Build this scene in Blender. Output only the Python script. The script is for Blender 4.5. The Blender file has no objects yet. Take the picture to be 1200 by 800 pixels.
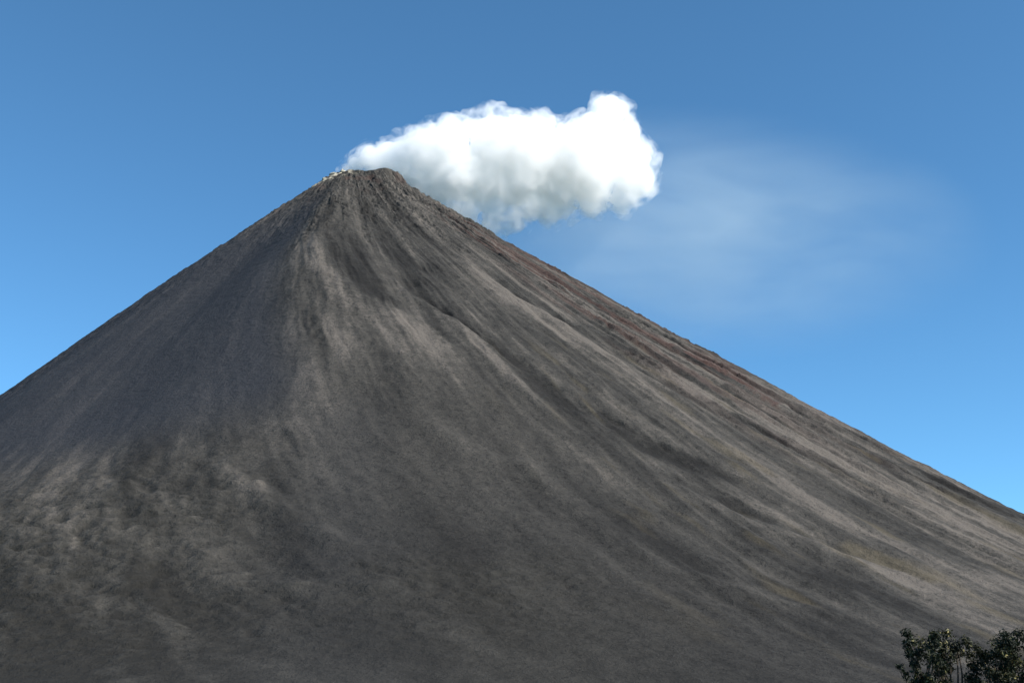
import bpy, bmesh, math, random
import numpy as np
from mathutils import Vector, noise as mnoise

random.seed(7)
rng = np.random.default_rng(11)
scene = bpy.context.scene
COL = scene.collection
R = math.radians

# ------------------------------------------------------------------ helpers
def tag(o, label=None, cat=None, group=None, kind=None):
    for k, v in (('label', label), ('category', cat), ('group', group), ('kind', kind)):
        if v:
            o[k] = v
    return o

def link(name, me, mat=None, parent=None):
    o = bpy.data.objects.new(name, me)
    COL.objects.link(o)
    if mat:
        me.materials.append(mat)
    if parent:
        o.parent = parent
    return o

def empty(name, loc):
    o = bpy.data.objects.new(name, None)
    o.location = loc
    o.empty_display_size = 1.0
    COL.objects.link(o)
    return o

def mesh_np(name, verts, quads, smooth=True):
    me = bpy.data.meshes.new(name)
    n, m, k = len(verts), len(quads), quads.shape[1]
    me.vertices.add(n)
    me.vertices.foreach_set('co', np.ascontiguousarray(verts, dtype=np.float32).ravel())
    me.loops.add(m * k)
    me.loops.foreach_set('vertex_index', np.ascontiguousarray(quads, dtype=np.int32).ravel())
    me.polygons.add(m)
    me.polygons.foreach_set('loop_start', np.arange(0, m * k, k, dtype=np.int32))
    me.polygons.foreach_set('loop_total', np.full(m, k, dtype=np.int32))
    me.polygons.foreach_set('use_smooth', np.full(m, smooth))
    me.update(calc_edges=True)
    return me

def attr(me, name, data):
    a = me.attributes.new(name, 'FLOAT', 'POINT')
    a.data.foreach_set('value', np.ascontiguousarray(data, dtype=np.float32).ravel())

# gradient noise on arrays
_perm = rng.permutation(4096)
_ga = rng.uniform(0, 2 * np.pi, 4096)
_gx, _gy = np.cos(_ga), np.sin(_ga)
def perlin(x, y, seed=0):
    xi = np.floor(x).astype(np.int64); yi = np.floor(y).astype(np.int64)
    fx, fy = x - xi, y - yi
    def g(ix, iy, dx, dy):
        h = _perm[(_perm[(ix + seed * 131) & 4095] + iy) & 4095]
        return _gx[h] * dx + _gy[h] * dy
    u = fx * fx * fx * (fx * (fx * 6 - 15) + 10)
    v = fy * fy * fy * (fy * (fy * 6 - 15) + 10)
    a = g(xi, yi, fx, fy); b = g(xi + 1, yi, fx - 1, fy)
    c = g(xi, yi + 1, fx, fy - 1); d = g(xi + 1, yi + 1, fx - 1, fy - 1)
    return 1.5 * ((a + (b - a) * u) * (1 - v) + (c + (d - c) * u) * v)
def fbm(x, y, oct=4, seed=0, gain=.5):
    s = 0; a = 1.0; n = 0
    for k in range(oct):
        s = s + a * perlin(x * 2 ** k, y * 2 ** k, seed + k); n += a; a *= gain
    return s / n
def sstep(a, b, x):
    t = np.clip((x - a) / (b - a), 0, 1)
    return t * t * (3 - 2 * t)

# node helper
def new_mat(name):
    m = bpy.data.materials.new(name)
    m.use_nodes = True
    m.node_tree.nodes.clear()
    return m, m.node_tree.nodes, m.node_tree.links
def ramp(N, stops):
    r = N.new('ShaderNodeValToRGB')
    e = r.color_ramp.elements
    e[0].position, e[0].color = stops[0][0], (*stops[0][1], 1)
    e[1].position, e[1].color = stops[-1][0], (*stops[-1][1], 1)
    for p, c in stops[1:-1]:
        q = e.new(p); q.color = (*c, 1)
    return r
def mixc(N, Lk, fac, a, b, mode='MIX'):
    n = N.new('ShaderNodeMix'); n.data_type = 'RGBA'; n.blend_type = mode
    for sock, v in ((n.inputs[0], fac), (n.inputs[6], a), (n.inputs[7], b)):
        if hasattr(v, 'is_linked'):
            Lk.new(v, sock)
        elif isinstance(v, (int, float)):
            sock.default_value = v
        else:
            sock.default_value = (*v, 1)
    return n.outputs[2]
def math_n(N, Lk, op, a, b=None, c=None, clamp=False):
    n = N.new('ShaderNodeMath'); n.operation = op; n.use_clamp = clamp
    for i, v in enumerate((a, b, c)):
        if v is None:
            continue
        if hasattr(v, 'is_linked'):
            Lk.new(v, n.inputs[i])
        else:
            n.inputs[i].default_value = v
    return n.outputs[0]

# ------------------------------------------------------------------ camera
cam_d = bpy.data.cameras.new('camera')
cam = bpy.data.objects.new('camera', cam_d)
COL.objects.link(cam)
cam.location = (0, 0, 2.0)
cam.rotation_euler = (R(90 + 17.0), 0, 0)
cam_d.sensor_width = 36
cam_d.lens = 36 * 1397 / 1200
cam_d.clip_start = .5
cam_d.clip_end = 120000
scene.camera = cam

# ------------------------------------------------------------------ sun and sky
SUN_EL, SUN_AZ = R(39), R(117)          # azimuth clockwise from +Y
sd = Vector((math.sin(SUN_AZ) * math.cos(SUN_EL), math.cos(SUN_AZ) * math.cos(SUN_EL), math.sin(SUN_EL)))
sun_d = bpy.data.lights.new('sun', 'SUN')
sun_d.energy = 4.75
sun_d.angle = R(.55)
sun_d.color = (1, .945, .87)
sun = bpy.data.objects.new('sun', sun_d)
sun.rotation_euler = (-sd).to_track_quat('-Z', 'Y').to_euler()
sun.location = (900, -200, 900)
COL.objects.link(sun)

w = bpy.data.worlds.new('World'); scene.world = w; w.use_nodes = True
N, Lk = w.node_tree.nodes, w.node_tree.links
N.clear()
sky = N.new('ShaderNodeTexSky'); sky.sky_type = 'NISHITA'; sky.sun_disc = False
sky.sun_elevation = SUN_EL; sky.sun_rotation = SUN_AZ
sky.altitude = 3600; sky.air_density = 1.0; sky.dust_density = .45; sky.ozone_density = 2.6
bg = N.new('ShaderNodeBackground'); bg.inputs['Strength'].default_value = .116
out = N.new('ShaderNodeOutputWorld')
Lk.new(mixc(N, Lk, 1.0, sky.outputs[0], (.60, .97, 1.02), 'MULTIPLY'), bg.inputs[0]); Lk.new(bg.outputs[0], out.inputs[0])

# ------------------------------------------------------------------ the volcano
CX, CY, HV = -376.6, 2600.0, 1251.6       # virtual apex
KN = np.radians([-180, -75, -55, -35, 0, 35, 55, 75, 180])
KR = np.array([1434, 1434, 1328, 1353, 1550, 1682, 1797, 1525, 1434.])
def radius_of(phi):
    s = 0
    for d in (-8, -4, 0, 4, 8):
        s = s + np.interp(phi + np.radians(d), KN, KR)
    return s / 5
def profile(u):
    return np.where(u < .7, 1 - u, .3 * np.maximum(0, 1 - (u - .7) / .45) ** 1.5)

# drainage lines on the cone: (azimuth deg, radius m) points, depth m (negative = gully), half width m
LINES = [
    ([(15, 690), (17, 782), (19, 840), (21, 911), (22, 998), (23, 1084), (24, 1138), (26, 1230), (29, 1330)], -11, 16),
    ([(13.6, 700), (15.6, 790), (17.5, 845), (19.3, 915), (20.2, 1000), (20.8, 1084), (21.8, 1150)], 7, 12),
    ([(20, 1000), (21, 1107), (22.5, 1210)], 6, 9),
    ([(29, 640), (31, 763), (33, 863), (33.3, 955), (34, 1028), (35, 1130), (37, 1260)], -9, 11),
    ([(27.5, 640), (29.5, 763), (31.6, 863), (32, 955), (32.7, 1028), (34, 1130)], 6, 12),
    ([(43, 900), (44, 1048), (45.5, 1134), (44.5, 1216), (43.5, 1321), (43, 1358)], -9, 9),
    ([(47, 950), (48, 1100), (47.6, 1216), (46.5, 1330), (46, 1400)], -8, 8),
    ([(41, 1000), (42, 1110), (42, 1216), (41, 1330), (41, 1380)], 7, 14),
    ([(12, 1120), (14, 1185), (16, 1244), (18, 1268), (20, 1447), (21, 1516), (22, 1570)], 7, 14),
    ([(24, 1300), (26, 1380), (27, 1421), (28, 1465), (29.5, 1540)], 7, 12),
    ([(25.2, 1300), (27.2, 1380), (28.2, 1421), (29.2, 1465), (30.6, 1540)], -7, 9),
    ([(20.5, 1500), (22, 1547), (23, 1586), (24, 1614), (25, 1636)], 6, 11),
    ([(42.2, 560), (42.6, 800), (43, 930), (42.6, 1080), (42, 1200), (41.6, 1330)], -7, 4.5),
    ([(45.6, 700), (46.2, 900), (46.4, 1040), (45.6, 1180), (44.9, 1300), (44.4, 1420)], -8, 4.5),
    ([(48.2, 900), (48.8, 1040), (48.4, 1180), (47.4, 1320), (46.8, 1460)], -8, 5),
    ([(40.2, 1010), (40.6, 1130), (40.2, 1260), (39.6, 1400)], -6, 4),
    ([(29.4, 690), (31, 790), (32.6, 880)], -8, 4.5),
    ([(16.5, 760), (18.4, 830), (20.2, 905), (21.6, 985)], -9, 5),
    ([(24.5, 1100), (26.5, 1200), (28.6, 1290)], -6, 4),
    ([(6.8, 520), (9.8, 640), (12.2, 760), (13.6, 850)], -7, 5),
    ([(35.5, 1120), (37, 1230), (37.6, 1330), (37.8, 1420)], -6, 4),
    ([(1, 1210), (3, 1265), (6, 1363), (7, 1391), (9, 1450)], 11, 15),
    ([(1, 1346), (4, 1473), (6, 1508), (8, 1520), (11, 1540)], 10, 15),
    ([(-6, 1190), (-5, 1212), (-2, 1279), (0, 1330)], 10, 12),
    ([(3, 520), (3, 686), (9, 821), (14, 926), (17, 1010)], 8, 26),
    ([(1.5, 300), (2, 440), (5, 620), (10, 760), (13, 840)], -7, 18),
    ([(12, 300), (14, 440), (17, 600), (20, 700)], -6, 14),
    ([(22, 260), (24, 440), (27, 600)], -6, 12),
    ([(-1, 250), (0, 400), (1, 560), (4, 720)], 7, 18),
]
# broad bands of paler or darker debris: points, tone, half width m
BANDS = [
    ([(27, 640), (29.1, 775), (31.6, 926), (34.6, 1029), (37.8, 1127), (38.6, 1261), (39.6, 1349), (39.7, 1435), (39.7, 1520)], .42, 34),
    ([(17.5, 800), (19.4, 897), (21.7, 1019), (23.8, 1157), (26.3, 1242), (28.7, 1325), (30, 1406), (30.8, 1487), (31.5, 1560)], -.42, 30),
    ([(19.5, 1080), (20.9, 1178), (22.5, 1302), (24.3, 1383), (25.6, 1462), (26.4, 1541)], .30, 20),
    ([(19, 1280), (20.3, 1359), (21.9, 1477), (23.7, 1556), (24.6, 1645)], -.25, 22),
    ([(-2, 480), (-1, 536), (5, 725), (9.3, 860), (12.8, 976), (15, 1109)], .36, 24),
    ([(5, 480), (6.5, 558), (10.5, 751), (13.3, 909), (14.4, 1040)], -.34, 17),
    ([(8, 400), (9.8, 474), (15.2, 720), (17.9, 882), (20, 994), (21, 1114)], .30, 18),
    ([(35, 1250), (33, 1300), (31.7, 1365), (31.2, 1466), (29.8, 1565), (29.9, 1606)], .22, 24),
    ([(-6.4, 1190), (-6.4, 1206), (-.1, 1285), (5, 1414), (8.4, 1570)], .26, 22),
    ([(-12, 1250), (-8, 1330), (-3, 1400), (2, 1500)], -.30, 20),
]
def seg_dist(px, py, pts):
    d = np.full(px.shape, 1e9)
    P = [(CX + r * math.sin(R(a)), CY - r * math.cos(R(a))) for a, r in pts]
    for (ax, ay), (bx, by) in zip(P[:-1], P[1:]):
        vx, vy = bx - ax, by - ay
        t = np.clip(((px - ax) * vx + (py - ay) * vy) / (vx * vx + vy * vy), 0, 1)
        d = np.minimum(d, np.hypot(px - ax - t * vx, py - ay - t * vy))
    return d

def mountain(phi, r):
    """height, ash, rough and rust masks at azimuth phi (rad, 0 towards the camera, + to the right) and radius r"""
    deg = np.degrees(phi)
    Rr = radius_of(phi)
    h = HV * profile(r / Rr)
    x = CX + r * np.sin(phi); y = CY - r * np.cos(phi)
    left = sstep(-25, -45, deg); right = sstep(20, 40, deg)
    h = h + left * (2 * np.exp(-((r - 330) / 210) ** 2) - 7 * np.clip(r / 300, 0, 1) - 26 * np.clip((r - 450) / 500, 0, 1))
    h = h + right * (27 * np.exp(-((r - 118) / 46) ** 2) + 3 + 14 * np.clip((r - 850) / 450, 0, 1))
    # a gentle spur facing the viewer whose left side falls away into shade
    ridge = -1 + 9 * sstep(500, 1150, r)
    h = h + 24 * np.exp(-((deg - ridge - 3) / 8.0) ** 2) * sstep(120, 420, r) * sstep(1250, 750, r)
    h = h - 40 * np.exp(-((deg - ridge + 19) / 11.0) ** 2) * sstep(160, 520, r) * sstep(1330, 900, r)
    h = h + left * sstep(80, 250, r) * sstep(1500, 1200, r) * (7 * (1 - 2 * np.abs(fbm(x / 60, y / 60, 4, 181, .6)) - .5) + 5 * fbm(deg / 3.2, r / 160, 3, 183))
    # streamlines lean to the right on their way down
    tw = 15 * sstep(44, 8, deg) * sstep(-60, -20, deg)
    s = deg - tw * (r / 1000)
    grow = sstep(60, 420, r)
    wob = fbm(x / 140, y / 140, 3, 3) * 1.2
    rough = np.clip(sstep(1120, 1330, r + 60 * fbm(x / 90, y / 90, 3, 21)) * sstep(16, -4, deg), 0, 1)
    rough = np.maximum(rough, .8 * sstep(1420, 1520, r + 50 * fbm(x / 70, y / 70, 3, 23)) * sstep(21, 13, deg))
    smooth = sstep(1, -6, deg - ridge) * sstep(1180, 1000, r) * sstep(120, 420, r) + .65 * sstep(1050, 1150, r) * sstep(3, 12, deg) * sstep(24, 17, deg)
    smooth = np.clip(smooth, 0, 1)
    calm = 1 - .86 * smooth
    wob = 1.3 * wob * (1 - .6 * sstep(18, 34, deg))
    g1 = fbm((s + wob) / 7.5, r / 700, 2, 5)
    g2 = 1 - 2 * np.abs(fbm((s + wob) / 3.4, r / 330, 3, 9))
    g3 = 1 - 2 * np.abs(fbm((s + .6 * wob) / 1.5, r / 130, 2, 13))
    g4 = fbm((s + .4 * wob) / .6, r / 50, 2, 17)
    foot = sstep(1750, 1500, r)
    h = h + (.25 * grow + .75 * sstep(250, 800, r)) * foot * (8 * g1 * (1 - .6 * smooth) + calm * (3.4 * (g2 - .6) + 1.5 * (g3 - .6) + .8 * g4))
    # blocks and rubble
    iso = fbm(x / 34, y / 34, 4, 31)
    blk = 1 - 2 * np.abs(fbm(x / 40, y / 26, 5, 37, .72))
    # lobes of lava in the lower left: low levees that run down to the right
    q = (x * .80 - y * -.60); qq = (x * -.60 + y * -.80)
    lob = 1 - 2 * np.abs(fbm(qq / 46 + .6 * fbm(x / 60, y / 60, 3, 41), q / 190, 5, 43, .68))
    h = h + foot * ((1.2 + 1.2 * (1 - smooth)) * iso * sstep(30, 200, r) + rough * (5.5 * (blk - .5) + 5.0 * (lob - .5)))
    upper = sstep(620, 220, r) * sstep(30, 90, r) * (.45 + .55 * sstep(-16, 2, deg))
    h = h + upper * 13 * (1 - 2 * np.abs(fbm(x / 44, y / 44, 4, 47, .6)) - .5)
    crag = sstep(.10, .38, fbm((s + wob) / 3.2, r / 150, 3, 141)) * sstep(1350, 900, r) * (1 - smooth) * sstep(60, 160, r) * (.35 + .65 * np.maximum(sstep(700, 350, r), sstep(30, 38, deg)))
    rg = 1 - 2 * np.abs(fbm(x / 22, y / 22, 4, 143, .62))
    h = h + crag * foot * 8.0 * (rg - .45)
    band = sstep(33, 38, deg) * sstep(250, 420, r)
    h = h + band * foot * (7.0 * fbm(s / .8, r / 700, 3, 53) + 2.2 * (1 - 2 * np.abs(fbm(x / 40, y / 40, 3, 55, .6)) - .5))
    ash = .5 + .62 * fbm((s + .7 * wob) / 4.6, r / 420, 3, 61) + .42 * fbm((s + .4 * wob) / 1.7, r / 170, 3, 67) + .14 * fbm(s / .6, r / 70, 2, 71)
    fine = fbm((s + .3 * wob) / .75, r / 900, 3, 151, .65)
    ash = ash + (1 - smooth) * (.16 + .18 * sstep(22, 34, deg)) * fine * sstep(250, 500, r)
    s2 = deg - 33 * (r / 1000)
    ash = ash + rough * .75 * fbm((s2 + .6 * fbm(x / 60, y / 60, 2, 161)) / 1.9, r / 300, 4, 163, .6)
    ash = ash - .12 * sstep(.0, .3, iso) * (1 - smooth) + rough * (.45 * (lob - .5) + .45 * (blk - .5) - .20)
    ash = ash + band * .55 * fbm(s / .8, r / 420, 3, 53) - .42 * sstep(1250, 1480, r) * sstep(34, 14, deg) + .15 * sstep(24, 33, deg) + .08 * sstep(700, 1000, r) * sstep(1250, 1000, r)
    ash = ash - crag * .45 * sstep(.9, .4, rg)
    for pts, dep, wid in LINES:
        d = seg_dist(x, y, pts) + 5 * fbm(x / 30, y / 30, 2, 83)
        a0, a1 = pts[0][1], pts[-1][1]
        f = np.exp(-(d / wid) ** 2) * sstep(a0 - 30, a0 + 80, r) * sstep(a1 + 40, a1 - 60, r)
        f = f * (.72 + .5 * fbm(x / 50, y / 50, 2, 91))
        h = h + .62 * dep * f
        ash = ash + (.30 if dep > 0 else -.50) * f
    for pts, tone, wid in BANDS:
        d = seg_dist(x, y, pts) / wid + .55 * fbm((s + .4 * wob) / 1.3, r / 190, 3, 121)
        f = sstep(1.15, .25, np.abs(d)) * sstep(pts[0][1] - 10, pts[0][1] + 120, r) * sstep(pts[-1][1] + 50, pts[-1][1] - 70, r)
        ash = ash + (.62 + .2 * sstep(20, 28, deg)) * tone * f * (.75 + .5 * fbm(x / 40, y / 40, 3, 127))
    centre = sstep(930, 1120, r) * sstep(2, 9, deg) * sstep(26, 18, deg)
    ash = ash + centre * .55 * (.34 - .12 * sstep(1250, 1450, r) - ash)
    rust = np.clip(band * sstep(-.12, .32, fbm(s / 2.0, r / 240, 3, 97)) * sstep(1500, 700, r), 0, 1)
    rust = np.maximum(rust, .7 * sstep(320, 120, r) * sstep(.1, .5, fbm(x / 45, y / 45, 3, 101)))
    ochre = sstep(.18, .5, fbm((s + wob) / 2.4, r / 170, 3, 105)) * sstep(16, 26, deg) * sstep(900, 1050, r)
    redp = [(42.7, 830), (42.9, 870), (44.1, 934), (44.8, 1058), (43.8, 1130)]
    rust = np.maximum(.8 * rust, .95 * sstep(24, 6, seg_dist(x, y, redp) + 40 * np.abs(fbm(x / 34, y / 34, 4, 131))))
    ochp = [(30.2, 1490), (30.9, 1536), (31.2, 1567)]
    ochre = np.maximum(ochre * .8, sstep(20, 6, seg_dist(x, y, ochp) + 8 * fbm(x / 20, y / 20, 3, 137)))
    crust = sstep(.02, .22, fbm(x / 13, y / 13, 3, 171) + .10) * np.exp(-((deg + 22) / 26) ** 2) * sstep(40, 55, r) * sstep(150, 95, r)
    # the cut-off top: a rim, a notch on its left, a shallow crater
    rim = HV - 43 - 28 * np.maximum(0, np.cos(phi)) ** .8 - 13 * np.maximum(0, np.sin(phi)) + 2.5 * perlin(deg / 14, r * 0 + 3.3, 7) + 1.8 * perlin(deg / 5, r / 30, 8)
    rim = rim - 10 * np.exp(-((deg + 62) / 20) ** 2) * sstep(75, 50, r)
    cr = rim - 24 * sstep(46, 8, r)
    k = 5.0
    h = -k * np.log(np.exp(-np.clip((h - cr) / k, -60, 60)) + 1) + h if False else np.minimum(h, cr)
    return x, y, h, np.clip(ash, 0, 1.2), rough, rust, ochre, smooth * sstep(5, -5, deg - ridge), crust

front = np.radians(np.linspace(-104, 96, 1500, endpoint=False))
back = np.radians(np.linspace(96, 256, 170, endpoint=False))
PH = np.concatenate([front, back])
RR = np.concatenate([np.linspace(.5, 70, 36, endpoint=False), np.linspace(70, 1700, 800, endpoint=False), np.linspace(1700, 2120, 50)])
pp, rr = np.meshgrid(PH, RR, indexing='ij')
pw = (pp + np.pi) % (2 * np.pi) - np.pi
X, Y, Z, ASH, RGH, RST, OCH, SMO, CRU = mountain(pw, rr)
# let the foot sink under the plain
Z = Z - 8 * sstep(1760, 2050, rr) + 0.0
nP, nR = X.shape
V = np.stack([X, Y, Z], -1).reshape(-1, 3)
i = np.arange(nP)[:, None]; j = np.arange(nR - 1)[None, :]
i2 = (i + 1) % nP
Q = np.stack([i * nR + j, i * nR + j + 1, i2 * nR + j + 1, i2 * nR + j], -1).reshape(-1, 4)
me = mesh_np('mountain', V, Q)
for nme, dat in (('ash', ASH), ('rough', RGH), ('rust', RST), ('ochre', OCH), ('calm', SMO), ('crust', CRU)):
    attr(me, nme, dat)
def ground_z(x, y):
    ph = math.atan2(x - CX, CY - y); r = math.hypot(x - CX, y - CY)
    return float(mountain(np.array([ph]), np.array([r]))[2][0])

m, N, Lk = new_mat('volcanic_ash')
o = N.new('ShaderNodeOutputMaterial'); b = N.new('ShaderNodeBsdfPrincipled')
b.inputs['Roughness'].default_value = .95
b.inputs['Specular IOR Level'].default_value = .15
Lk.new(b.outputs[0], o.inputs[0])
def at(nm):
    a = N.new('ShaderNodeAttribute'); a.attribute_name = nm
    return a.outputs['Fac']
tc = N.new('ShaderNodeTexCoord')
def tex(scale, detail=5, rough=.6):
    t = N.new('ShaderNodeTexNoise'); t.inputs['Scale'].default_value = scale
    t.inputs['Detail'].default_value = detail; t.inputs['Roughness'].default_value = rough
    Lk.new(tc.outputs['Object'], t.inputs['Vector'])
    return t.outputs['Fac']
n1, n2, n3 = tex(.06, 6, .65), tex(.012, 4, .5), tex(.3, 4, .7)
a = math_n(N, Lk, 'MULTIPLY_ADD', n1, .55, -.275)
a = math_n(N, Lk, 'ADD', a, at('ash'))
sp = N.new('ShaderNodeMapRange'); sp.inputs[1].default_value = .56; sp.inputs[2].default_value = .66; sp.inputs[3].default_value = 0; sp.inputs[4].default_value = -.26
Lk.new(tex(.2, 3, .6), sp.inputs[0])
a = math_n(N, Lk, 'ADD', a, sp.outputs[0])
a = math_n(N, Lk, 'ADD', a, .04)
a2 = math_n(N, Lk, 'MULTIPLY_ADD', n3, .30, -.15)
a = math_n(N, Lk, 'ADD', a, math_n(N, Lk, 'MULTIPLY_ADD', tex(.15, 5, .7), .36, -.18))
a = math_n(N, Lk, 'ADD', a, a2, clamp=True)
rp = ramp(N, [(0.0, (.0142, .0134, .0124)), (.35, (.030, .0283, .0256)), (.65, (.0505, .0467, .0412)), (1.0, (.100, .088, .076))])
Lk.new(a, rp.inputs[0])
c = rp.outputs[0]
c = mixc(N, Lk, math_n(N, Lk, 'MULTIPLY', at('calm'), .75), c, (.0225, .0255, .0325))  # blue-dark shade of the left flank put into the ash colour
c = mixc(N, Lk, math_n(N, Lk, 'MULTIPLY', at('rust'), .75), c, (.062, .035, .029))
c = mixc(N, Lk, math_n(N, Lk, 'MULTIPLY', at('ochre'), .45), c, (.088, .072, .044))
c = mixc(N, Lk, math_n(N, Lk, 'MULTIPLY', at('rough'), .22), c, (.038, .036, .028))
c = mixc(N, Lk, at('crust'), c, (.42, .38, .29))
Lk.new(c, b.inputs['Base Color'])
bp = N.new('ShaderNodeBump'); bp.inputs['Strength'].default_value = 1.0; bp.inputs['Distance'].default_value = 4.5
hsum = math_n(N, Lk, 'MULTIPLY_ADD', n3, .35, n1)
Lk.new(hsum, bp.inputs['Height'])
Lk.new(bp.outputs[0], b.inputs['Normal'])
mt = link('mountain', me, m)
tag(mt, 'steep dark grey volcanic cone streaked with ash and lava rubble', 'volcano', kind='structure')

# ------------------------------------------------------------------ the plain
gr = np.concatenate([np.linspace(0, 400, 60, endpoint=False), np.geomspace(400, 40000, 60)])
ga = np.linspace(0, 2 * np.pi, 160, endpoint=False)
g1, g2 = np.meshgrid(ga, gr, indexing='ij')
gx, gy = g2 * np.sin(g1), g2 * np.cos(g1)
gz = .25 * fbm(gx / 22, gy / 22, 3, 111) * sstep(3, 14, g2) + 1.6 * fbm(gx / 160, gy / 160, 3, 113) * sstep(60, 300, g2)
gz = gz - .4 * sstep(300, 900, g2)
V = np.stack([gx, gy, gz], -1).reshape(-1, 3)
nP, nR = gx.shape
i = np.arange(nP)[:, None]; j = np.arange(nR - 1)[None, :]; i2 = (i + 1) % nP
Q = np.stack([i * nR + j, i2 * nR + j, i2 * nR + j + 1, i * nR + j + 1], -1).reshape(-1, 4)
m, N, Lk = new_mat('scrubby_soil')
o = N.new('ShaderNodeOutputMaterial'); b = N.new('ShaderNodeBsdfPrincipled')
b.inputs['Roughness'].default_value = .95; b.inputs['Specular IOR Level'].default_value = .1
Lk.new(b.outputs[0], o.inputs[0])
tc = N.new('ShaderNodeTexCoord')
def tex(scale, detail=5, rough=.6):
    t = N.new('ShaderNodeTexNoise'); t.inputs['Scale'].default_value = scale
    t.inputs['Detail'].default_value = detail; t.inputs['Roughness'].default_value = rough
    Lk.new(tc.outputs['Object'], t.inputs['Vector'])
    return t.outputs['Fac']
n1, n2 = tex(.5, 8, .7), tex(.02, 6, .6)
rp = ramp(N, [(.3, (.045, .043, .038)), (.5, (.060, .062, .034)), (.72, (.075, .082, .036))])
Lk.new(math_n(N, Lk, 'MULTIPLY_ADD', n1, .5, math_n(N, Lk, 'MULTIPLY', n2, .5)), rp.inputs[0])
Lk.new(rp.outputs[0], b.inputs['Base Color'])
bp = N.new('ShaderNodeBump'); bp.inputs['Strength'].default_value = .7; bp.inputs['Distance'].default_value = .15
Lk.new(n1, bp.inputs['Height']); Lk.new(bp.outputs[0], b.inputs['Normal'])
tag(link('ground', mesh_np('ground', V, Q), m), 'flat scrubby plain of dark soil around the foot of the cone', 'ground', kind='structure')

# ------------------------------------------------------------------ rocks
def rock_mesh(seed, sub=3):
    bm = bmesh.new()
    bmesh.ops.create_icosphere(bm, subdivisions=sub, radius=1)
    r_ = random.Random(seed)
    off = Vector((r_.uniform(-50, 50), r_.uniform(-50, 50), r_.uniform(-50, 50)))
    cuts = [(Vector((r_.gauss(0, 1), r_.gauss(0, 1), r_.gauss(0, .8))).normalized(), r_.uniform(.55, .85)) for _ in range(9)]
    sx, sy, sz = r_.uniform(.9, 1.3), r_.uniform(.8, 1.1), r_.uniform(.6, .85)
    for v in bm.verts:
        p = v.co.copy()
        for n_, d_ in cuts:
            k = p.dot(n_) - d_
            if k > 0:
                p -= n_ * k * .92
        p *= 1 + .16 * mnoise.fractal(p * 1.7 + off, 1.0, 2.0, 4)
        v.co = (p.x * sx, p.y * sy, p.z * sz)
    me = bpy.data.meshes.new('rock')
    bm.to_mesh(me); bm.free()
    return me
def rock_mat(name, c0, c1):
    m, N, Lk = new_mat(name)
    o = N.new('ShaderNodeOutputMaterial'); b = N.new('ShaderNodeBsdfPrincipled')
    b.inputs['Roughness'].default_value = .92; b.inputs['Specular IOR Level'].default_value = .2
    tc = N.new('ShaderNodeTexCoord'); t = N.new('ShaderNodeTexNoise')
    t.inputs['Scale'].default_value = 2.6; t.inputs['Detail'].default_value = 7; t.inputs['Roughness'].default_value = .65
    Lk.new(tc.outputs['Object'], t.inputs['Vector'])
    rp = ramp(N, [(.32, c0), (.68, c1)]); Lk.new(t.outputs['Fac'], rp.inputs[0])
    Lk.new(rp.outputs[0], b.inputs['Base Color'])
    bp = N.new('ShaderNodeBump'); bp.inputs['Strength'].default_value = .7; bp.inputs['Distance'].default_value = .15
    Lk.new(t.outputs['Fac'], bp.inputs['Height']); Lk.new(bp.outputs[0], b.inputs['Normal'])
    Lk.new(b.outputs[0], o.inputs[0])
    return m
M_lava = rock_mat('lava_rock', (.022, .021, .020), (.060, .056, .050))
M_pale = rock_mat('fumarole_crust', (.12, .11, .085), (.48, .45, .36))
M_dark = rock_mat('burnt_rock', (.025, .022, .022), (.06, .05, .048))
# rocks at the vent: (azimuth deg, radius, size, kind, label)
for dg, r_, sc, mat_, lab, grp in (
    (-38, 66, 10.0, M_pale, 'larger cream fumarole crusted rock on the crater rim just under the start of the smoke', None),
    (-8, 88, 8.0, M_pale, 'small cream crusted rock a little below the crater rim on the viewer side', None),
    (-34, 100, 6.5, M_pale, 'smallest cream crusted rock, lowest below the smoking notch', None),
    (-72, 60, 11, M_dark, 'dark burnt rock slab at the left end of the crater rim', None),
    (8, 76, 10, M_lava, 'brown grey crag standing up from the rim right of the smoking notch', None)):
    x = CX + r_ * math.sin(R(dg)); y = CY - r_ * math.cos(R(dg))
    me = rock_mesh(int(60 + dg + r_)); me.materials.append(mat_); me.name = 'rim_rock'
    ob = link('rim_rock', me)
    ob.location = (x, y, ground_z(x, y) + sc * .12)
    ob.scale = (sc, sc, sc * .9)
    ob.rotation_euler = (0, .1, dg)
    tag(ob, lab, 'rock', 'rocks on the crater rim')

# ------------------------------------------------------------------ the plume
# puffs: metres right of the vent, metres above the vent, metres behind the vent, radius
S = 2.06
PX0, PZ0 = 408., 203.
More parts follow.
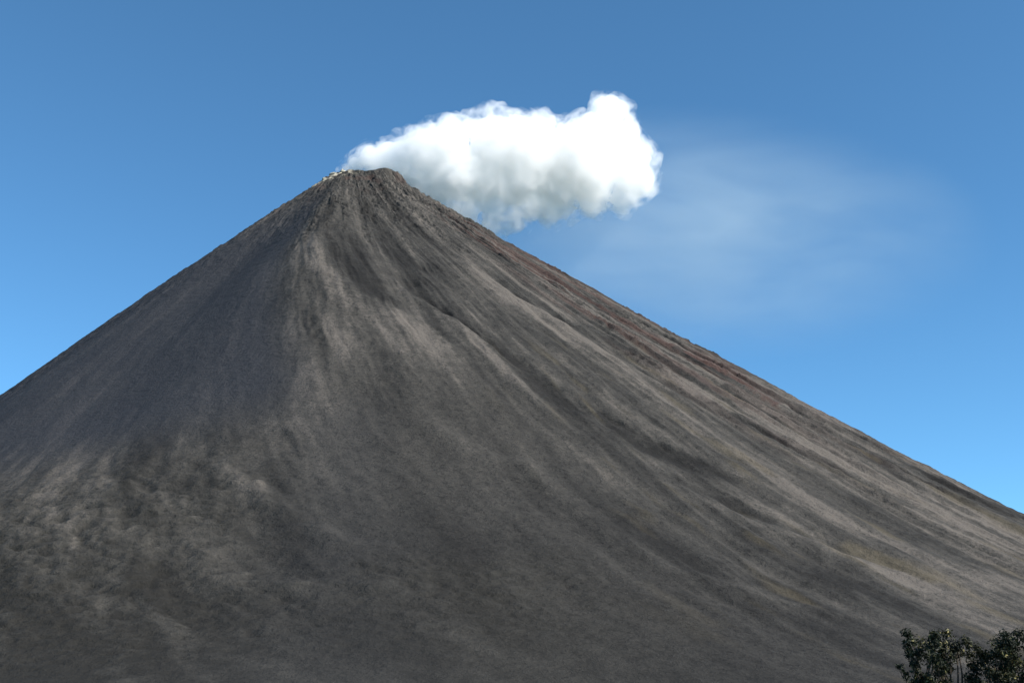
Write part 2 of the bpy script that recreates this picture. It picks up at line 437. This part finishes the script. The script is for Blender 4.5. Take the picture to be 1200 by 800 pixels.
# (right, down in the photograph's own units, radius, thick or thin)
puffs_px = [(406, 198, 7, 1), (417, 190, 11, 1), (432, 183, 15, 1), (450, 182, 20, 1), (473, 182, 25, 1), (500, 180, 31, 1), (523, 178, 36, 1), (545, 171, 39, 1), (577, 168, 41, 1),
    (612, 170, 44, 1), (645, 176, 44, 1), (600, 192, 40, 1), (640, 196, 38, 1), (685, 188, 38, 1), (560, 190, 40, 1), (676, 174, 40, 1), (710, 140, 31, 1), (722, 106, 14, 1), (741, 164, 23, 1), (742, 190, 24, 1), (722, 198, 24, 0),
    (686, 197, 27, 0), (650, 200, 28, 0), (612, 202, 28, 0), (572, 204, 36, 0), (540, 202, 34, 1), (512, 204, 28, 1), (556, 152, 20, 1), (590, 147, 18, 1), (628, 148, 20, 1),
    (546, 140, 8, 1), (506, 160, 14, 1), (692, 128, 14, 1), (455, 172, 10, 1), (706, 106, 12, 1), (716, 97, 8, 1), (732, 104, 8, 1), (562, 139, 7, 1), (528, 142, 12, 1), (734, 138, 14, 1), (440, 198, 16, 1), (468, 204, 22, 1), (492, 214, 24, 1),
    (520, 228, 26, 0), (548, 236, 20, 0), (578, 240, 17, 0), (614, 230, 18, 0), (650, 218, 24, 0), (690, 214, 22, 0), (724, 210, 19, 0), (598, 246, 14, 0), (518, 238, 22, 0), (545, 250, 20, 0), (572, 256, 16, 0), (640, 232, 16, 0)]
rp_ = random.Random(3)
puffs = []
for (px, py, pr, thick) in puffs_px:
    dx = (px - PX0) * S; dz = (PZ0 - py) * S * 1.04
    dy = 20 + dx * .10 + rp_.uniform(-.35, .35) * pr * S
    puffs.append((dx, dy, dz, pr * S, thick))
VENT = Vector((CX - 14, CY - 20, HV - 40))

def billow(p, seed):
    o_ = Vector((seed * 17.3, seed * 5.1, seed * 9.7))
    return 1 - 2.2 * abs(mnoise.noise(p + o_))
def plume_mesh(name, scale, grow_, voxel, amps, seed=0, thin=True):
    bm = bmesh.new()
    jr = random.Random(seed)
    for dx, dy, dz, pr, thick in puffs:
        if not (thick or thin):
            continue
        jit = Vector((jr.uniform(-1, 1), jr.uniform(-1, 1), jr.uniform(-1, 1))) * pr * (.10 if seed else .04)
        q = bmesh.ops.create_icosphere(bm, subdivisions=3, radius=max(3, pr * scale + grow_))
        for v in q['verts']:
            v.co += Vector((dx, dy, dz)) + jit
    tmp = bpy.data.meshes.new('tmp'); bm.to_mesh(tmp); bm.free()
    ob = bpy.data.objects.new('tmp', tmp); COL.objects.link(ob)
    md = ob.modifiers.new('r', 'REMESH'); md.mode = 'VOXEL'; md.voxel_size = voxel
    dg_ = bpy.context.evaluated_depsgraph_get()
    me = bpy.data.meshes.new_from_object(ob.evaluated_get(dg_))
    bpy.data.objects.remove(ob); bpy.data.meshes.remove(tmp)
    me.name = name
    n = len(me.vertices)
    nrm = [v.normal.copy() for v in me.vertices]
    for v, nv in zip(me.vertices, nrm):
        p = v.co
        f = min(1.0, .25 + max(0, p.x) / 170)      # small lobes near the vent, large ones downwind
        d = 0
        for k, (wl, am) in enumerate(amps):
            wl2 = wl * (.45 + .55 * f)
            d += am * f * (.6 * billow(p / wl2, k + 1 + seed) + .7 * mnoise.noise(p / wl2 * 1.3 + Vector((seed * 3.1, 7.7, k * 4.3))))
        v.co = p + nv * d
    for pl in me.polygons:
        pl.use_smooth = True
    me.update()
    return me

plume = empty('smoke_plume', VENT)
tag(plume, 'thick white plume of smoke and steam blowing right from the summit crater', 'smoke plume')
def steam(name, dens, skin=False, torn=False):
    m, N, Lk = new_mat(name)
    o = N.new('ShaderNodeOutputMaterial')
    pv = N.new('ShaderNodeVolumePrincipled')
    pv.inputs['Color'].default_value = (1.0, .9978, .992, 1)
    pv.inputs['Density'].default_value = dens
    if torn:                              # torn, wispy density
        tc = N.new('ShaderNodeTexCoord')
        nz = N.new('ShaderNodeTexNoise'); nz.inputs['Scale'].default_value = .024
        nz.inputs['Detail'].default_value = 5; nz.inputs['Roughness'].default_value = .62; nz.inputs['Distortion'].default_value = .6
        Lk.new(tc.outputs['Object'], nz.inputs['Vector'])
        Lk.new(math_n(N, Lk, 'MULTIPLY', math_n(N, Lk, 'MULTIPLY_ADD', nz.outputs['Fac'], 5.0, -2.35, clamp=True), dens), pv.inputs['Density'])
    pv.inputs['Anisotropy'].default_value = 0
    Lk.new(pv.outputs[0], o.inputs['Volume'])
    if skin:                              # nearly clear surface added on the hull to give the steam a boundary
        tp = N.new('ShaderNodeBsdfTransparent'); tl = N.new('ShaderNodeBsdfTranslucent')
        mx = N.new('ShaderNodeMixShader'); mx.inputs[0].default_value = .01
        Lk.new(tp.outputs[0], mx.inputs[1]); Lk.new(tl.outputs[0], mx.inputs[2]); Lk.new(mx.outputs[0], o.inputs['Surface'])
    return m
link('dense_billow', plume_mesh('dense_billow', .84, -2, 4.0, ((70, 10), (30, 9), (13, 6), (7, 2.5)), 0, False), steam('dense_steam', .034), plume)
link('soft_edge', plume_mesh('soft_edge', .94, 0, 4.0, ((60, 12), (28, 11), (13, 7), (7, 2.5)), 5), steam('soft_steam', .014, True), plume)
link('ragged_fringe', plume_mesh('ragged_fringe', 1.10, 9, 6.0, ((60, 14), (28, 10)), 9), steam('fringe_steam', .022, False, True), plume)

# thin smoke drifting away to the right
bm = bmesh.new()
bmesh.ops.create_icosphere(bm, subdivisions=4, radius=1)
me = bpy.data.meshes.new('thin_drift'); bm.to_mesh(me); bm.free()
m, N, Lk = new_mat('thin_smoke')
o = N.new('ShaderNodeOutputMaterial')
tc = N.new('ShaderNodeTexCoord')
ln = N.new('ShaderNodeVectorMath'); ln.operation = 'LENGTH'; Lk.new(tc.outputs['Object'], ln.inputs[0])
mp = N.new('ShaderNodeMapping'); mp.inputs['Scale'].default_value = (1.5, 1.6, 2.1); mp.inputs['Rotation'].default_value = (0, R(14), 0)
Lk.new(tc.outputs['Object'], mp.inputs[0])
nz = N.new('ShaderNodeTexNoise'); nz.inputs['Scale'].default_value = 1.1; nz.inputs['Detail'].default_value = 5; nz.inputs['Roughness'].default_value = .52; nz.inputs['Distortion'].default_value = .5
Lk.new(mp.outputs[0], nz.inputs['Vector'])
fo = math_n(N, Lk, 'SMOOTH_MIN', math_n(N, Lk, 'MULTIPLY', math_n(N, Lk, 'SUBTRACT', 1.0, ln.outputs['Value'], clamp=True), 1.25), 1.0, .3)
dn = math_n(N, Lk, 'MULTIPLY_ADD', nz.outputs['Fac'], 3.4, -1.2, clamp=True)
dn = math_n(N, Lk, 'MULTIPLY', dn, fo)
dn = math_n(N, Lk, 'MULTIPLY', dn, .0025)
vs = N.new('ShaderNodeVolumePrincipled'); vs.inputs['Color'].default_value = (.88, .98, 1.0, 1); vs.inputs['Anisotropy'].default_value = -.35
Lk.new(dn, vs.inputs['Density']); Lk.new(vs.outputs[0], o.inputs['Volume'])
th = link('thin_drift', me, m, plume)
th.location = (850, 200, -70)
th.scale = (760, 230, 340)
th.rotation_euler = (0, R(2), 0)

# ------------------------------------------------------------------ trees at the lower right
def leaf_mat(name, c0, c1, c2):
    m, N, Lk = new_mat(name)
    o = N.new('ShaderNodeOutputMaterial'); b = N.new('ShaderNodeBsdfPrincipled')
    b.inputs['Roughness'].default_value = .6; b.inputs['Specular IOR Level'].default_value = .3
    a = N.new('ShaderNodeAttribute'); a.attribute_name = 'tone'
    rp = ramp(N, [(0, c0), (.75, c1), (1, c2)]); Lk.new(a.outputs['Fac'], rp.inputs[0])
    Lk.new(rp.outputs[0], b.inputs['Base Color'])
    t = N.new('ShaderNodeBsdfTranslucent'); Lk.new(rp.outputs[0], t.inputs[0])
    mx = N.new('ShaderNodeMixShader'); mx.inputs[0].default_value = .2
    Lk.new(b.outputs[0], mx.inputs[1]); Lk.new(t.outputs[0], mx.inputs[2]); Lk.new(mx.outputs[0], o.inputs[0])
    return m
M_bark = rock_mat('bark', (.035, .028, .022), (.075, .06, .045))
M_leaf = leaf_mat('dark_leaves', (.006, .010, .004), (.020, .026, .009), (.15, .14, .05))
M_leaf2 = leaf_mat('yellow_leaves', (.008, .011, .004), (.034, .036, .012), (.22, .19, .07))

def limb(bm, p0, p1, r0, r1, rr_, seg=5):
    ring = []
    ax = (p1 - p0).normalized()
    u_ = ax.orthogonal().normalized(); v_ = ax.cross(u_)
    bend = Vector((rr_.uniform(-1, 1), rr_.uniform(-1, 1), 0)) * (p1 - p0).length * .08
    for k in range(seg + 1):
        t = k / seg
        c = p0.lerp(p1, t) + bend * math.sin(t * math.pi)
        rad = r0 + (r1 - r0) * t
        ring.append([bm.verts.new(c + (u_ * math.cos(q) + v_ * math.sin(q)) * rad) for q in [2 * math.pi * z / 7 for z in range(7)]])
    for a_, b_ in zip(ring[:-1], ring[1:]):
        for z in range(7):
            bm.faces.new((a_[z], a_[(z + 1) % 7], b_[(z + 1) % 7], b_[z]))
    bm.faces.new(ring[-1])

def make_tree(loc, hgt, spread, n_cl, seed, lm, label, leaf=.13, per=170):
    rr_ = random.Random(seed)
    root = empty('broadleaf_tree', loc)
    tag(root, label, 'tree', 'trees in front of the slope')
    bm = bmesh.new()
    fork = Vector((rr_.uniform(-.1, .1), rr_.uniform(-.1, .1), hgt * .42))
    limb(bm, Vector((0, 0, -.25)), fork, hgt * .028, hgt * .02, rr_)
    centres = []
    for k in range(n_cl):
        a = 2.4 * k + rr_.uniform(-.4, .4)
        t = (k + .5) / n_cl
        rad = spread * math.sqrt(1 - (t - .15) ** 2 if t > .15 else 1) * rr_.uniform(.25, 1.0)
        c = Vector((rad * math.cos(a), rad * math.sin(a), hgt * (.30 + .68 * t) + rr_.uniform(-.1, .1)))
        centres.append((c, spread * rr_.uniform(.20, .36)))
        st = Vector((0, 0, 0)).lerp(fork, rr_.uniform(.7, 1.0))
        limb(bm, st, c, hgt * .011, hgt * .003, rr_)
        for _ in range(2):
            e = c + Vector((rr_.gauss(0, 1), rr_.gauss(0, 1), rr_.gauss(.4, .7))).normalized() * spread * .3
            limb(bm, c.lerp(st, .2), e, hgt * .004, hgt * .0015, rr_, 3)
            centres.append((e, spread * rr_.uniform(.10, .22)))
    me = bpy.data.meshes.new('trunk'); bm.to_mesh(me); bm.free()
    link('trunk', me, M_bark, root)
    vs_, fs_, tone = [], [], []
    for c, cr in centres:
        base_t = rr_.uniform(0, .55)
        for _ in range(int(per * (cr / .4) ** 1.3) + 8):
            d = Vector((rr_.gauss(0, 1), rr_.gauss(0, 1), rr_.gauss(0, .8)))
            d = d.normalized() * (rr_.random() ** .45) * cr * rr_.uniform(.75, 1.25)
            p = c + d
            n_ = (d.normalized() + Vector((rr_.gauss(0, .6), rr_.gauss(0, .6), .6 + rr_.gauss(0, .5)))).normalized()
            u_ = n_.orthogonal().normalized()
            q = rr_.uniform(0, 6.28)
            w_ = n_.cross(u_)
            t1 = u_ * math.cos(q) + w_ * math.sin(q); t2 = n_.cross(t1)
            L_ = leaf * rr_.uniform(.7, 1.4); W_ = L_ * .42
            k0 = len(vs_)
            droop = n_ * L_ * -.12
            vs_ += [p - t1 * L_ * .5 + droop, p + t2 * W_ * .5, p + t1 * L_ * .5 + droop, p - t2 * W_ * .5]
            fs_.append((k0, k0 + 1, k0 + 2, k0 + 3))
            tv = min(1, max(0, base_t + rr_.gauss(0, .15) + (.6 if rr_.random() < .11 else 0)))  # a few random leaves coloured pale yellow to look sunlit
            tone += [tv] * 4
    me = mesh_np('crown', np.array([tuple(v) for v in vs_]), np.array(fs_), smooth=False)
    attr(me, 'tone', np.array(tone))
    link('crown', me, lm, root)
    return root

make_tree((13.35, 40.0, 0), 4.2, .9, 20, 4, M_leaf, 'dark leafy tree top at the left of the clump in the lower right corner')
make_tree((14.95, 42.0, 0), 4.4, 1.15, 20, 9, M_leaf2, 'yellow flecked tree between the dark leafy tree and the broad one')
make_tree((15.7, 40.2, 0), 4.0, .9, 18, 31, M_leaf2, 'low bushy tree filling the gap beside the broadest dark tree')
make_tree((16.9, 41.0, 0), 4.2, 1.4, 24, 14, M_leaf, 'broadest dark tree at the outer end of the clump')
make_tree((12.35, 39.0, 0), 3.45, .42, 7, 22, M_leaf, 'smallest low dark sapling beside the left edge of the tree clump', .11, 150)

# ------------------------------------------------------------------ render settings
vsx = scene.view_settings
vsx.view_transform = 'Standard'; vsx.look = 'None'; vsx.exposure = .85; vsx.gamma = 1
vsx.use_curve_mapping = False
cy = scene.cycles
cy.use_denoising = True
cy.max_bounces = 48; cy.diffuse_bounces = 4; cy.volume_bounces = 48; cy.transparent_max_bounces = 16
cy.volume_step_rate = 1.0; cy.volume_max_steps = 256
